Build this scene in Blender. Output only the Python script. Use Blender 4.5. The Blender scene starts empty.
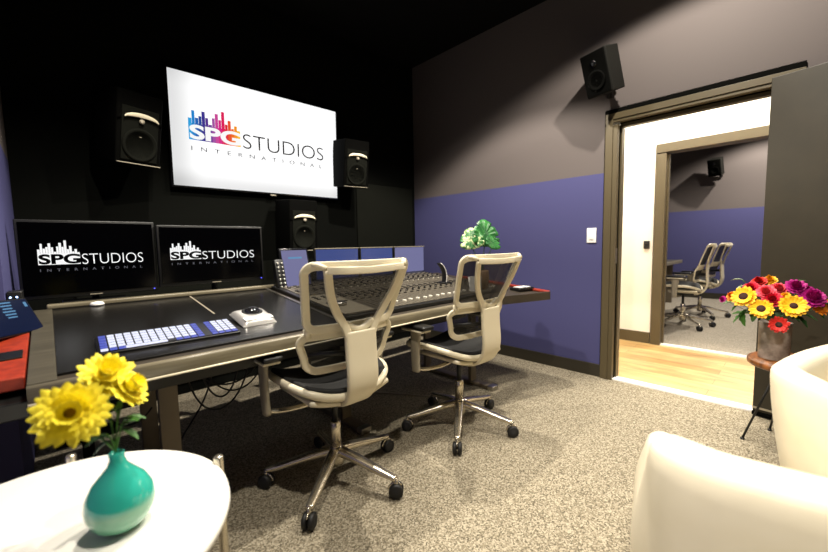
import bpy, math, random
from mathutils import Vector, Matrix
random.seed(7)
C = bpy.context.scene.collection
PI = math.pi

# ------------------------------------------------------------------ materials
def lin(c):
    c /= 255.0
    return c/12.92 if c <= .04045 else ((c+.055)/1.055)**2.4
def rgb(r, g, b): return (lin(r), lin(g), lin(b), 1)
MATS = {}
def mat(name, col, rough=.5, metal=0, emit=None, es=0, trans=0, alpha=1, coat=0, spec=.5, sub=0):
    m = bpy.data.materials.new(name); m.use_nodes = True
    b = m.node_tree.nodes['Principled BSDF']
    b.inputs['Base Color'].default_value = col
    b.inputs['Roughness'].default_value = rough
    b.inputs['Metallic'].default_value = metal
    b.inputs['Transmission Weight'].default_value = trans
    b.inputs['Alpha'].default_value = alpha
    b.inputs['Coat Weight'].default_value = coat
    b.inputs['Specular IOR Level'].default_value = spec
    if emit:
        b.inputs['Emission Color'].default_value = emit
        b.inputs['Emission Strength'].default_value = es
    MATS[name] = m
    return m
def nodes(m): return m.node_tree.nodes, m.node_tree.links, m.node_tree.nodes['Principled BSDF']
def noise_col(m, c1, c2, scale, detail=3, bump=0, lo=.35, hi=.65, dist=.002, stretch=None, rough=.6):
    N, L, b = nodes(m)
    tc = N.new('ShaderNodeTexCoord'); mp = N.new('ShaderNodeMapping')
    if stretch: mp.inputs['Scale'].default_value = stretch
    n = N.new('ShaderNodeTexNoise'); n.inputs['Scale'].default_value = scale
    n.inputs['Detail'].default_value = detail; n.inputs['Roughness'].default_value = rough
    r = N.new('ShaderNodeValToRGB')
    r.color_ramp.elements[0].position = lo; r.color_ramp.elements[0].color = c1
    r.color_ramp.elements[1].position = hi; r.color_ramp.elements[1].color = c2
    L.new(tc.outputs['Object'], mp.inputs[0]); L.new(mp.outputs[0], n.inputs['Vector'])
    L.new(n.outputs['Fac'], r.inputs[0]); L.new(r.outputs[0], b.inputs['Base Color'])
    if bump:
        bp = N.new('ShaderNodeBump'); bp.inputs['Strength'].default_value = bump; bp.inputs['Distance'].default_value = dist
        L.new(n.outputs['Fac'], bp.inputs['Height']); L.new(bp.outputs[0], b.inputs['Normal'])
    return m

# two-tone painted wall: blue below, grey above (boundary is the paint line)
def wall_paint(name):
    m = mat(name, rgb(120,110,105), .75, spec=.25)
    N, L, b = nodes(m)
    g = N.new('ShaderNodeNewGeometry'); s = N.new('ShaderNodeSeparateXYZ')
    t = N.new('ShaderNodeMath'); t.operation = 'GREATER_THAN'; t.inputs[1].default_value = 1.653
    mx = N.new('ShaderNodeMix'); mx.data_type = 'RGBA'
    mx.inputs[6].default_value = rgb(70,70,112); mx.inputs[7].default_value = rgb(92,85,83)
    L.new(g.outputs['Position'], s.inputs[0]); L.new(s.outputs[2], t.inputs[0])
    L.new(t.outputs[0], mx.inputs[0]); L.new(mx.outputs[2], b.inputs['Base Color'])
    n = N.new('ShaderNodeTexNoise'); n.inputs['Scale'].default_value = 180
    bp = N.new('ShaderNodeBump'); bp.inputs['Strength'].default_value = .08; bp.inputs['Distance'].default_value = .001
    L.new(n.outputs['Fac'], bp.inputs['Height']); L.new(bp.outputs[0], b.inputs['Normal'])
    return m
M_wall = wall_paint('two_tone_wall_paint')
M_black = noise_col(mat('black_fabric', rgb(12,13,10), .95, spec=.1), rgb(5,6,4), rgb(8,9,6), 300, bump=.1)
M_panel = noise_col(mat('dark_panel_fabric', rgb(22,24,18), .95, spec=.1), rgb(14,15,11), rgb(19,20,15), 400, bump=.1)
M_ceil = mat('black_ceiling', rgb(12,12,11), .9, spec=.1)
def carpet(name, c1, c2, c3, scale):
    m = mat(name, c2, .95, spec=.1); N, L, b = nodes(m)
    tc = N.new('ShaderNodeTexCoord'); v = N.new('ShaderNodeTexVoronoi'); v.inputs['Scale'].default_value = scale
    sp = N.new('ShaderNodeSeparateColor'); r = N.new('ShaderNodeValToRGB')
    r.color_ramp.elements[0].position = .05; r.color_ramp.elements[0].color = c1
    r.color_ramp.elements[1].position = .95; r.color_ramp.elements[1].color = c3
    e = r.color_ramp.elements.new(.45); e.color = c2
    L.new(tc.outputs['Object'], v.inputs['Vector']); L.new(v.outputs['Color'], sp.inputs[0])
    L.new(sp.outputs[0], r.inputs[0]); L.new(r.outputs[0], b.inputs['Base Color'])
    bp = N.new('ShaderNodeBump'); bp.inputs['Strength'].default_value = .25; bp.inputs['Distance'].default_value = .002
    L.new(sp.outputs[1], bp.inputs['Height']); L.new(bp.outputs[0], b.inputs['Normal'])
    return m
M_carpet = carpet('speckled_carpet', rgb(92,85,71), rgb(132,123,104), rgb(172,163,143), 190)
M_carpet2 = carpet('pale_carpet', rgb(122,115,102), rgb(150,142,128), rgb(176,168,154), 170)
M_base = mat('dark_baseboard_vinyl', rgb(44,40,30), .5)
M_frame = mat('olive_taupe_frame_paint', rgb(82,72,50), .45)
M_seal = mat('black_rubber_seal', rgb(8,8,6), .9, spec=.05)
M_leaf = noise_col(mat('olive_door_paint', rgb(82,74,54), .5), rgb(44,39,26), rgb(50,44,30), 6)
M_white = mat('white_wall_paint', rgb(235,230,220), .8)
M_marble = mat('white_marble', rgb(245,243,238), .35)
M_metal = mat('brushed_steel', rgb(190,186,178), .3, 1)
M_chrome = mat('polished_chrome', rgb(214,206,188), .24, .92)
M_cream = mat('ivory_plastic', rgb(228,218,190), .36, coat=.15)
M_greyp = mat('grey_plastic', rgb(150,142,124), .45)
M_blackp = mat('black_plastic', rgb(14,14,13), .4)
M_cab2 = mat('black_vinyl_cabinet', rgb(17,17,14), .6, spec=.2)
M_cab = mat('matt_black_cabinet', rgb(4,4,3), .85, spec=.05)
M_blackg = mat('black_gloss', rgb(10,10,11), .15)
M_rubber = mat('black_rubber', rgb(16,16,16), .6)
M_red = noise_col(mat('red_leather', rgb(170,54,26), .45), rgb(126,36,16), rgb(156,48,22), 30, bump=.1)
M_desk = noise_col(mat('grey_brown_laminate', rgb(84,80,66), .4), rgb(62,58,47), rgb(78,73,60), 8, stretch=(.5,6,6))
M_deskd = noise_col(mat('dark_brown_laminate', rgb(50,43,34), .5), rgb(46,40,31), rgb(56,48,38), 8, stretch=(.5,6,6))
M_rail = noise_col(mat('satin_rail', rgb(128,120,98), .35), rgb(108,100,80), rgb(126,118,97), 8, stretch=(.5,6,6))
M_work = mat('dark_glossy_work_surface', rgb(21,20,19), .26)
M_leg = mat('bronze_grey_steel', rgb(112,102,86), .45, .3)
M_leather = noise_col(mat('ivory_leather', rgb(238,228,200), .42), rgb(234,224,196), rgb(242,233,208), 5)
nn, ll, bb = nodes(M_leather)
_n = nn.new('ShaderNodeTexVoronoi'); _n.inputs['Scale'].default_value = 260
_b = nn.new('ShaderNodeBump'); _b.inputs['Strength'].default_value = .12; _b.inputs['Distance'].default_value = .001
ll.new(_n.outputs['Distance'], _b.inputs['Height']); ll.new(_b.outputs[0], bb.inputs['Normal'])
M_tabletop = mat('white_laminate', rgb(240,238,230), .3)
M_oak = mat('oak_planks', rgb(200,160,110), .4)
def planks(m):
    N, L, b = nodes(m)
    tc = N.new('ShaderNodeTexCoord'); mp = N.new('ShaderNodeMapping'); mp.inputs['Rotation'].default_value = (0,0,PI/2)
    br = N.new('ShaderNodeTexBrick'); br.inputs['Scale'].default_value = 1
    br.inputs['Brick Width'].default_value = 1.2; br.inputs['Row Height'].default_value = .15
    br.inputs['Mortar Size'].default_value = .0015; br.offset = .37
    br.inputs['Color1'].default_value = rgb(196,166,114); br.inputs['Color2'].default_value = rgb(170,134,82); br.inputs['Mortar'].default_value = rgb(130,96,60)
    n = N.new('ShaderNodeTexNoise'); n.inputs['Scale'].default_value = 5; n.inputs['Detail'].default_value = 6
    mp2 = N.new('ShaderNodeMapping'); mp2.inputs['Scale'].default_value = (3,.7,1)
    mx = N.new('ShaderNodeMix'); mx.data_type = 'RGBA'; mx.blend_type = 'OVERLAY'; mx.inputs[0].default_value = .7
    L.new(tc.outputs['Object'], mp.inputs[0]); L.new(mp.outputs[0], br.inputs[0])
    L.new(tc.outputs['Object'], mp2.inputs[0]); L.new(mp2.outputs[0], n.inputs['Vector'])
    L.new(br.outputs['Color'], mx.inputs[6]); L.new(n.outputs['Fac'], mx.inputs[7])
    L.new(mx.outputs[2], b.inputs['Base Color'])
planks(M_oak)
M_wood = noise_col(mat('walnut_wood', rgb(120,66,32), .4), rgb(92,52,20), rgb(138,84,38), 6, bump=.05, stretch=(1,8,1))
M_teal = mat('teal_glaze', rgb(44,160,140), .12, coat=.6)
nn, ll, bb = nodes(M_teal)          # paler glaze band at the foot of the vase
_t = nn.new('ShaderNodeTexCoord'); _s = nn.new('ShaderNodeSeparateXYZ'); _r = nn.new('ShaderNodeValToRGB')
_r.color_ramp.elements[0].position = .052; _r.color_ramp.elements[0].color = rgb(112,172,140)
_r.color_ramp.elements[1].position = .066; _r.color_ramp.elements[1].color = rgb(48,170,152)
ll.new(_t.outputs['Object'], _s.inputs[0]); ll.new(_s.outputs[2], _r.inputs[0]); ll.new(_r.outputs[0], bb.inputs['Base Color'])
M_yellow = mat('yellow_petal', rgb(255,240,66), .6)
M_ycenter = mat('yellow_brown_center', rgb(150,112,10), .8)
M_sun = mat('sunflower_petal', rgb(248,186,14), .6)
M_orange = mat('orange_petal', rgb(240,140,20), .6)
M_brown = mat('dark_seed_center', rgb(50,22,12), .9)
M_pink = mat('coral_pink_petal', rgb(236,84,100), .6)
M_hot = mat('crimson_petal', rgb(214,24,56), .6)
M_redp = mat('red_petal', rgb(206,30,16), .6)
M_mag = mat('magenta_petal', rgb(176,18,124), .6)
M_green = mat('leaf_green', rgb(64,112,38), .55)
M_dgreen = mat('dark_leaf_green', rgb(34,72,28), .55)
M_sage = mat('pale_sage_leaf', rgb(150,170,130), .6)
M_mon = mat('monstera_green', rgb(36,110,50), .4)
nn, ll, bb = nodes(M_mon)
_n = nn.new('ShaderNodeTexNoise'); _n.inputs['Scale'].default_value = 26
_r = nn.new('ShaderNodeValToRGB'); _r.color_ramp.elements[0].position = .4; _r.color_ramp.elements[0].color = rgb(22,78,34)
_r.color_ramp.elements[1].position = .7; _r.color_ramp.elements[1].color = rgb(52,118,54)
_t = nn.new('ShaderNodeTexCoord'); ll.new(_t.outputs['Object'], _n.inputs['Vector'])
ll.new(_n.outputs['Fac'], _r.inputs[0]); ll.new(_r.outputs[0], bb.inputs['Base Color'])
M_monv = noise_col(mat('variegated_monstera', rgb(200,214,160), .45), rgb(40,104,44), rgb(196,204,150), 30, lo=.46, hi=.58)
M_pot = mat('brown_ceramic', rgb(112,84,58), .5)
M_gpot = noise_col(mat('mottled_zinc_pot', rgb(120,112,104), .45, 0), rgb(120,110,100), rgb(176,166,156), 14)
M_cable = mat('cable_black', rgb(14,13,12), .5)
M_blue = mat('blue_cable_jacket', rgb(40,110,170), .5)
M_orangec = mat('orange_cable_jacket', rgb(220,120,40), .5)
# chair mesh : woven black fabric one can see through
def mesh_mat(name, dens):
    m = mat(name, rgb(16,16,15), .7)
    N, L, b = nodes(m)
    tr = N.new('ShaderNodeBsdfTransparent'); mx = N.new('ShaderNodeMixShader'); mx.inputs[0].default_value = dens
    out = N['Material Output'] if 'Material Output' in N else None
    L.new(tr.outputs[0], mx.inputs[1]); L.new(b.outputs[0], mx.inputs[2]); L.new(mx.outputs[0], out.inputs['Surface'])
    return m
M_mesh = mesh_mat('chair_back_mesh', .86)
M_mesh2 = mesh_mat('chair_seat_mesh', .93)
def screen(name, col, s):
    m = mat(name, (0,0,0,1), .25, emit=col, es=s); return m
M_scr_black = mat('dark_screen', rgb(2,2,3), .12, spec=.12)
M_scr_lav = screen('lavender_screen', rgb(150,150,200), .55)
M_scr_blue = screen('blue_screen', rgb(92,112,190), .45)
M_scr_tab = screen('navy_tablet_screen', rgb(14,34,78), .5)
M_scr_txt = screen('tablet_text_glow', rgb(120,180,230), .6)
M_led = screen('blue_white_led', rgb(170,200,255), 5)
M_ledb = screen('violet_led', rgb(90,90,255), 3)
M_logo_w = screen('white_logo_glow', (1,1,1,1), .95)
M_logo_k = screen('black_logo_ink', (0.01,0.01,0.012,1), .5)
M_logo_g = screen('grey_logo_ink', rgb(70,70,76), .9)
M_logo_g2 = screen('dim_grey_logo', rgb(130,130,140), .6)
M_key = screen('backlit_white_key', rgb(232,234,255), 1.1)
M_keyb = screen('backlit_blue_key', rgb(100,112,220), .8)
# television picture: white ground shading to light grey at its borders
M_tv = screen('white_tv_picture', (1,1,1,1), 1.15)
N, L, b = nodes(M_tv)
tc = N.new('ShaderNodeTexCoord'); sp = N.new('ShaderNodeSeparateXYZ'); L.new(tc.outputs['Generated'], sp.inputs[0])
def edge(out, a):
    f = N.new('ShaderNodeMapRange'); f.interpolation_type = 'SMOOTHSTEP'
    f.inputs['From Min'].default_value = a[0]; f.inputs['From Max'].default_value = a[1]
    f.inputs['To Min'].default_value = a[2]; f.inputs['To Max'].default_value = a[3]
    L.new(out, f.inputs['Value']); return f.outputs[0]
e = [edge(sp.outputs[0], (0,.16,.66,1)), edge(sp.outputs[2], (0,.2,.7,1)), edge(sp.outputs[2], (.86,1,1,.9)), edge(sp.outputs[0], (.93,1,1,.92))]
mu = e[0]
for k in e[1:]:
    q = N.new('ShaderNodeMath'); q.operation = 'MULTIPLY'; L.new(mu, q.inputs[0]); L.new(k, q.inputs[1]); mu = q.outputs[0]
L.new(mu, b.inputs['Emission Color'])

# ------------------------------------------------------------------ mesh helpers
class MB:
    def __init__(s): s.v = []; s.f = []; s.m = []; s.sm = []
    def add(s, vs, fs, mi=0, smooth=False, M=None):
        o = len(s.v)
        s.v += [tuple(M @ Vector(v)) if M else tuple(v) for v in vs]
        s.f += [tuple(i+o for i in f) for f in fs]; s.m += [mi]*len(fs); s.sm += [smooth]*len(fs)
        return s
    def box(s, c, d, mi=0, bev=0, M=None, rot=None):
        x, y, z = [k/2 for k in d]
        T = Matrix.Translation(c)
        if rot: T = T @ Matrix.Rotation(rot[2],4,'Z') @ Matrix.Rotation(rot[1],4,'Y') @ Matrix.Rotation(rot[0],4,'X')
        if M: T = M @ T
        if bev <= 0:
            vs = [(a*x,b*y,e*z) for a in (-1,1) for b in (-1,1) for e in (-1,1)]
            fs = [(0,1,3,2),(4,6,7,5),(0,4,5,1),(2,3,7,6),(0,2,6,4),(1,5,7,3)]
            return s.add(vs, fs, mi, False, T)
        b = min(bev, x*.99, y*.99, z*.99)
        import bmesh
        bm = bmesh.new(); bmesh.ops.create_cube(bm, size=1)
        for v in bm.verts: v.co = Vector((v.co.x*2*x, v.co.y*2*y, v.co.z*2*z))
        bmesh.ops.bevel(bm, geom=bm.edges[:], offset=b, segments=3, profile=.5, affect='EDGES')
        bm.verts.index_update()
        s.add([v.co[:] for v in bm.verts], [[v.index for v in f.verts] for f in bm.faces], mi, True, T); bm.free()
        return s
    def tube(s, pts, w, h=None, ref=(0,0,1), n=10, closed=False, mi=0, M=None, sq=2.0, cap=True):
        pts = [Vector(p) for p in pts]; N_ = len(pts)
        W = w if callable(w) else (lambda t: w)
        Hh = (h if callable(h) else (lambda t: h)) if h is not None else W
        vs = []; ref = Vector(ref)
        for i, p in enumerate(pts):
            if closed: t = pts[(i+1) % N_] - pts[i-1]
            else: t = pts[min(i+1,N_-1)] - pts[max(i-1,0)]
            t.normalize(); sd = t.cross(ref)
            if sd.length < 1e-3: sd = t.cross(Vector((1,0,0)))
            if sd.length < 1e-3: sd = t.cross(Vector((0,1,0)))
            sd.normalize(); up = sd.cross(t)
            q = i/max(1,(N_-1))
            for k in range(n):
                a = 2*PI*k/n; ca, sa = math.cos(a), math.sin(a)
                ca = math.copysign(abs(ca)**(2/sq), ca); sa = math.copysign(abs(sa)**(2/sq), sa)
                vs.append(p + sd*ca*W(q)/2 + up*sa*Hh(q)/2)
        fs = []
        for i in range(N_ if closed else N_-1):
            j = (i+1) % N_
            for k in range(n): fs.append((i*n+k, i*n+(k+1)%n, j*n+(k+1)%n, j*n+k))
        if not closed and cap: fs += [tuple(range(n))[::-1], tuple(range((N_-1)*n, N_*n))]
        return s.add(vs, fs, mi, True, M)
    def lathe(s, prof, c=(0,0,0), n=32, mi=0, M=None, smooth=True):
        vs = []; fs = []
        for r, z in prof:
            for k in range(n):
                a = 2*PI*k/n; vs.append((c[0]+r*math.cos(a), c[1]+r*math.sin(a), c[2]+z))
        for i in range(len(prof)-1):
            for k in range(n): fs.append((i*n+k, i*n+(k+1)%n, (i+1)*n+(k+1)%n, (i+1)*n+k))
        fs += [tuple(range(n))[::-1], tuple(range((len(prof)-1)*n, len(prof)*n))]
        return s.add(vs, fs, mi, smooth, M)
    def prism(s, poly, z0, z1, mi=0, M=None):
        n = len(poly); f0 = z0 if callable(z0) else (lambda x,y: z0); f1 = z1 if callable(z1) else (lambda x,y: z1)
        vs = [(x,y,f0(x,y)) for x,y in poly]+[(x,y,f1(x,y)) for x,y in poly]
        fs = [tuple(range(n))[::-1], tuple(range(n,2*n))]+[(i,(i+1)%n,n+(i+1)%n,n+i) for i in range(n)]
        return s.add(vs, fs, mi, False, M)
    def grid(s, fn, nu, nv, mi=0, th=0, M=None):
        vs = [fn(i/nu, j/nv) for i in range(nu+1) for j in range(nv+1)]
        fs = [(i*(nv+1)+j, (i+1)*(nv+1)+j, (i+1)*(nv+1)+j+1, i*(nv+1)+j+1) for i in range(nu) for j in range(nv)]
        return s.add(vs, fs, mi, True, M)
    def build(s, name, mats, parent=None, sub=0, solid=0, bevel=0):
        me = bpy.data.meshes.new(name); me.from_pydata(s.v, [], s.f); me.validate(); me.update()
        if not isinstance(mats, (list, tuple)): mats = [mats]
        for m in mats: me.materials.append(m)
        if len(me.polygons) == len(s.f):
            for p, mi, sm in zip(me.polygons, s.m, s.sm): p.material_index = mi; p.use_smooth = sm
        import bmesh
        bm = bmesh.new(); bm.from_mesh(me); bmesh.ops.recalc_face_normals(bm, faces=bm.faces[:]); bm.to_mesh(me); bm.free()
        o = bpy.data.objects.new(name, me); C.objects.link(o)
        if parent: o.parent = parent
        if solid:
            k = o.modifiers.new('solid','SOLIDIFY'); k.thickness = solid; k.offset = 0
        if sub:
            k = o.modifiers.new('sub','SUBSURF'); k.levels = sub; k.render_levels = sub
        if bevel:
            k = o.modifiers.new('bev','BEVEL'); k.width = bevel; k.segments = 2; k.limit_method = 'ANGLE'
        return o
def thing(name, label, cat, loc=(0,0,0), rz=0, group=None):
    o = bpy.data.objects.new(name, None); C.objects.link(o)
    o.empty_display_size = .1
    o.location = loc; o.rotation_euler = (0,0,rz); o['label'] = label; o['category'] = cat
    if group: o['group'] = group
    return o
def tag(o, label, cat, group=None):
    o['label'] = label; o['category'] = cat
    if group: o['group'] = group
    return o
def struct(name, mb, m, bevel=0):
    o = mb.build(name, m, bevel=bevel); o['kind'] = 'structure'; return o
def copy_tree(o, parent=None):
    c = o.copy(); C.objects.link(c)
    if parent: c.parent = parent
    for ch in list(o.children): copy_tree(ch, c)
    return c
def bez(p0, p1, p2, p3, n=14):
    r = []
    for i in range(n+1):
        t = i/n; u = 1-t
        r.append(tuple(u**3*a+3*u*u*t*b+3*u*t*t*c+t**3*d for a,b,c,d in zip(p0,p1,p2,p3)))
    return r
def spline(P, n=6):
    P = [Vector(p) for p in P]; out = []
    for i in range(len(P)-1):
        a = P[max(i-1,0)]; b = P[i]; c = P[i+1]; d = P[min(i+2,len(P)-1)]
        for k in range(n):
            t = k/n
            out.append(.5*((2*b)+(c-a)*t+(2*a-5*b+4*c-d)*t*t+(3*b-a-3*c+d)*t**3))
    out.append(P[-1]); return out

# ------------------------------------------------------------------ the room
XR = 3.195; YF = 3.285; XL = -.80; YB = -1.60; ZC = 3.17
struct('floor', MB().box(((XL+XR)/2,(YF+YB)/2,-.05), (XR-XL+.1, YF-YB+.1, .1)), M_carpet)
struct('ceiling', MB().box(((XL+XR)/2,(YF+YB)/2,ZC+.05), (XR-XL+.2, YF-YB+.2, .1)), M_ceil)
struct('wall_front', MB().box(((XL+XR)/2,YF+.06,1.585), (XR-XL+.3,.12,3.17)), M_black)
struct('wall_back', MB().box(((XL+XR)/2,YB-.06,1.585), (XR-XL+.2,.12,3.17)), M_panel)
struct('wall_left', MB().box((XL-.06,(YF+YB)/2,1.585), (.12,YF-YB,3.17)).box(((XL-.14)/2,(2.15+YF)/2,1.585),(-.14-XL,YF-2.15,3.17)), M_wall)
OY0, OY1, OZ = .13, 1.03, 2.04       # the door opening
wr = MB()
wr.box((XR+.07,(OY1+.09+YF)/2,1.585),(.14,YF-OY1-.09,3.17))
wr.box((XR+.07,(YB+OY0-.09)/2,1.585),(.14,OY0-.09-YB,3.17))
wr.box((XR+.07,(OY0+OY1)/2,(2.13+3.17)/2),(.14,OY1-OY0+.18,3.17-2.13))
struct('wall_right', wr, M_wall)
struct('baseboard_right', MB().box((XR-.006,(OY1+.09+YF)/2,.052),(.012,YF-OY1-.09,.104)).box((XR-.006,(YB+OY0-.09)/2,.052),(.012,OY0-.09-YB,.104)), M_base, bevel=.003)
# door frame with its dark shadow gap, stops and strike plate
fr = MB(); 
for y, sgn in ((OY1,1),(OY0,-1)):
    fr.box((XR+.065, y+sgn*.045, 1.0), (.17,.09,2.0), 0)
    fr.box((XR-.022, y+sgn*.058, 1.03), (.012,.05,2.06), 0)
    fr.box((XR+.07, y-sgn*.006, 1.0), (.05,.014,2.0), 0)
    fr.box((XR+.03, y-sgn*.002, 1.0), (.008,.008,2.0), 1)
fr.box((XR+.065,(OY0+OY1)/2,2.055),(.17,OY1-OY0+.18,.07),0)
fr.box((XR-.022,(OY0+OY1)/2,2.065),(.012,OY1-OY0+.14,.045),0)
fr.box((XR+.03,(OY0+OY1)/2,2.018),(.01,OY1-OY0,.012),1)
fr.box((XR+.07,(OY0+OY1)/2,2.006),(.05,OY1-OY0,.03),0)
fr.box((XR+.0,(OY0+OY1)/2,2.106),(.03,OY1-OY0+.18,.032),1)
fr.box((XR-.004,OY1+.091,1.06),(.012,.012,2.12),1)
o = struct('trim_1', fr, [M_frame, M_seal], bevel=.002)
sk = MB().box((XR+.02, OY1-.002, 1.0),(.03,.004,.12)).build('strike_plate', M_metal, o); sk['label'] = 'steel strike plate'
struct('trim_2', MB().box((XR+.035,(OY0+OY1)/2,.004),(.085,OY1-OY0,.016)), M_marble, bevel=.002)
# door leaf, opened flat back toward the wall
dl = MB().box((-.0225,-.45,1.045),(.045,.90,2.03)); 
o = struct('door_1', dl, M_leaf, bevel=.003)
o.location = (XR-.012,.172,0); o.rotation_euler = (0,0,-math.radians(12))
s_ = MB().box((-.049,-.45,.055),(.006,.90,.012)).build('door_sweep', M_metal, o); s_['label'] = 'pale metal sweep strip'
MB().box((-.03,-.45,.018),(.05,.90,.022)).build('bottom_seal', M_seal, o)
hh = MB().tube(bez((-.045,-.82,1.0),(-.10,-.82,1.0),(-.10,-.82,1.0),(-.10,-.72,1.0)), .018).build('door_handle', M_metal, o)
# hallway beyond, then a second control room
HX = 4.61; FX = 8.85
struct('floor_hall', MB().box(((XR+HX)/2+.05,.3,-.05),(HX-XR-.02,4.6,.1)), M_oak)
wh = MB()
wh.box((HX+.06,(1.12+2.6)/2,1.35),(.12,2.6-1.12,2.7)); wh.box((HX+.06,(-2.0+.02)/2,1.35),(.12,2.02,2.7)); wh.box((HX+.06,.57,2.4),(.12,1.10,.6))
struct('wall_hall', wh, M_white)
struct('wall_hall_end', MB().box(((XR+HX)/2+.07,2.6,1.35),(1.28,.1,2.7)).box(((XR+HX)/2+.07,-2.0,1.35),(1.28,.1,2.7)), M_white)
struct('wall_hall_near', MB().box((XR+.145,(OY1+.09+2.6)/2,1.35),(.01,2.6-OY1-.09,2.7)).box((XR+.145,(-2+OY0-.09)/2,1.35),(.01,OY0-.09+2,2.7)).box((XR+.145,.58,2.415),(.01,1.1,.57)), M_white)
struct('ceiling_hall', MB().box(((XR+HX)/2+.07,.3,2.75),(1.3,4.7,.1)), M_white)
struct('baseboard_hall', MB().box((HX-.006,(1.12+2.55)/2,.06),(.012,2.55-1.12,.12)), M_frame)
fr = MB()
for y, sgn in ((1.02,1),(.12,-1)): fr.box((HX+.055, y+sgn*.045, 1.0), (.16,.09,2.0)).box((HX+.07,y-sgn*.006,1.0),(.05,.014,2.0))
fr.box((HX+.055,.57,2.055),(.16,1.08,.09))
struct('trim_3', fr, M_frame, bevel=.003)
struct('trim_4', MB().box((HX+.03,.57,.004),(.075,.9,.016)), M_marble)
struct('floor_far', MB().box(((HX+FX)/2+.05,.5,-.05),(FX-HX-.1,6.5,.1)), M_carpet2)
struct('wall_far', MB().box((FX+.06,.5,1.585),(.12,6.5,3.17)).box(((HX+FX)/2+.1,3.8,1.585),(4.1,.12,3.17)).box(((HX+FX)/2+.1,-2.8,1.585),(4.1,.12,3.17)), M_wall)
struct('wall_far_near', MB().box((HX+.13,(1.12+3.7)/2,1.585),(.01,2.58,3.17)).box((HX+.13,(-2.7+.02)/2,1.585),(.01,2.72,3.17)).box((HX+.13,.57,2.64),(.01,1.1,1.06)), M_wall)
struct('ceiling_far', MB().box(((HX+FX)/2+.1,.5,3.22),(4.4,6.7,.1)), M_ceil)
struct('baseboard_far', MB().box((FX-.006,.5,.055),(.012,6.4,.11)), M_base)

tag(MB().box((2.74,YF-.011,1.16),(.80,.022,1.22),bev=.008).build('acoustic_panel', M_panel), 'dark rectangular fabric panel on the black wall in the right corner', 'wall panel')
tag(MB().box((1.15,YF-.011,.55),(2.1,.022,.9),bev=.008).build('acoustic_panel', M_panel), 'long dark fabric panel low on the black wall behind the desk', 'wall panel')

# light switch and hall reader
o = thing('light_switch', 'white rocker switch plate on the blue wall beside the door', 'switch', (XR,1.213,1.165))
MB().box((-.004,0,0),(.008,.074,.12),bev=.003).build('plate', M_marble, o)
MB().box((-.010,0,0),(.006,.034,.068),bev=.002).build('rocker', M_marble, o)
o = thing('access_reader', 'small black access reader on the white hallway wall', 'wall reader', (HX,1.175,1.068))
MB().box((-.012,0,0),(.024,.055,.085),bev=.005).build('housing', M_blackp, o)
MB().box((-.026,0,.012),(.004,.03,.012)).build('lens', M_blackg, o)

# ------------------------------------------------------------------ lettering
def text_mesh(body, x0, x1, z0, z1, m, parent, name, y=0, offset=0, spacing=1.0, zl=None):
    cu = bpy.data.curves.new(name, 'FONT'); cu.body = body; cu.size = 1; cu.offset = offset; cu.space_character = spacing
    cu.resolution_u = 6
    t = bpy.data.objects.new(name+'_src', cu); C.objects.link(t)
    bpy.context.view_layer.update()
    dg = bpy.context.evaluated_depsgraph_get()
    me = bpy.data.meshes.new_from_object(t.evaluated_get(dg))
    bpy.data.objects.remove(t)
    xs = [v.co.x for v in me.vertices]; ys = [v.co.y for v in me.vertices]
    ax, bx, ay, by = min(xs), max(xs), min(ys), max(ys)
    for v in me.vertices:
        x = x0+(v.co.x-ax)/(bx-ax)*(x1-x0); z = z0+(v.co.y-ay)/(by-ay)*(z1-z0); v.co = (x, y, z)
    me.materials.clear(); me.materials.append(m)
    o = bpy.data.objects.new(name, me); C.objects.link(o); o.parent = parent
    return o
BARH = [.61,.68,.62,.64,.685,.635,.58,.645,.69,.64,.72,.61,.65,.58,.61,.57]
BARC = [(46,160,220),(30,130,205),(36,98,180),(42,70,150),(60,50,140),(84,50,140),(110,60,150),(160,80,160),(200,70,150),(214,40,130),(222,30,90),(224,40,56),(232,80,40),(240,110,30),(244,150,30),(250,190,40)]
def logo(scr, W, H, u0, u1, u2, vb, vh, colour, y, sc):
    # u0..u1 bars, u1..u2 the second word; coordinates are fractions of the picture
    X = lambda u: (u-.5)*W
    Z = lambda v: (v-.5)*H
    n = len(BARH); bw = (u1-u0)/n
    mb = MB(); ms = []
    for i, hgt in enumerate(BARH):
        top = vb + (hgt-.42)*sc
        mb.box(((X(u0+bw*i)+X(u0+bw*(i+1)))/2, y, (Z(vb)+Z(top))/2), (X(bw+.5)*(.84 if i%2 else .98), .0006, Z(top)-Z(vb)), i if colour else 0)
        if colour: ms.append(screen('logo_tint', rgb(*BARC[i]), 1.0))
    # solid backing behind the letters so that they read
    for i in range(n): mb.box(((X(u0+bw*i)+X(u0+bw*(i+1)))/2, y, (Z(vb)+Z(vb+vh*1.08))/2), (X(bw+.5)*1.02,.0005,Z(vh*1.08+.5)), i if colour else 0)
    mb.build('logo_bars', ms if colour else M_logo_w, scr)
    a = M_logo_w if colour else M_scr_black
    text_mesh('SPG', X(u0+.004), X(u1+.001), Z(vb+.006), Z(vb+vh*1.02), a, scr, 'logo_initials', y-.0012, offset=.038, spacing=1.0)
    text_mesh('STUDIOS', X(u1+.014), X(u2), Z(vb-.006), Z(vb+vh*1.0), M_logo_k if colour else M_logo_w, scr, 'logo_word', y-.0008, offset=-.012)
    text_mesh('INTERNATIONAL', X(u0+.008), X(u2-.012), Z(vb-.095), Z(vb-.057), M_logo_g if colour else M_logo_g2, scr, 'logo_subtitle', y-.0008, offset=.002, spacing=2.6)

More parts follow.
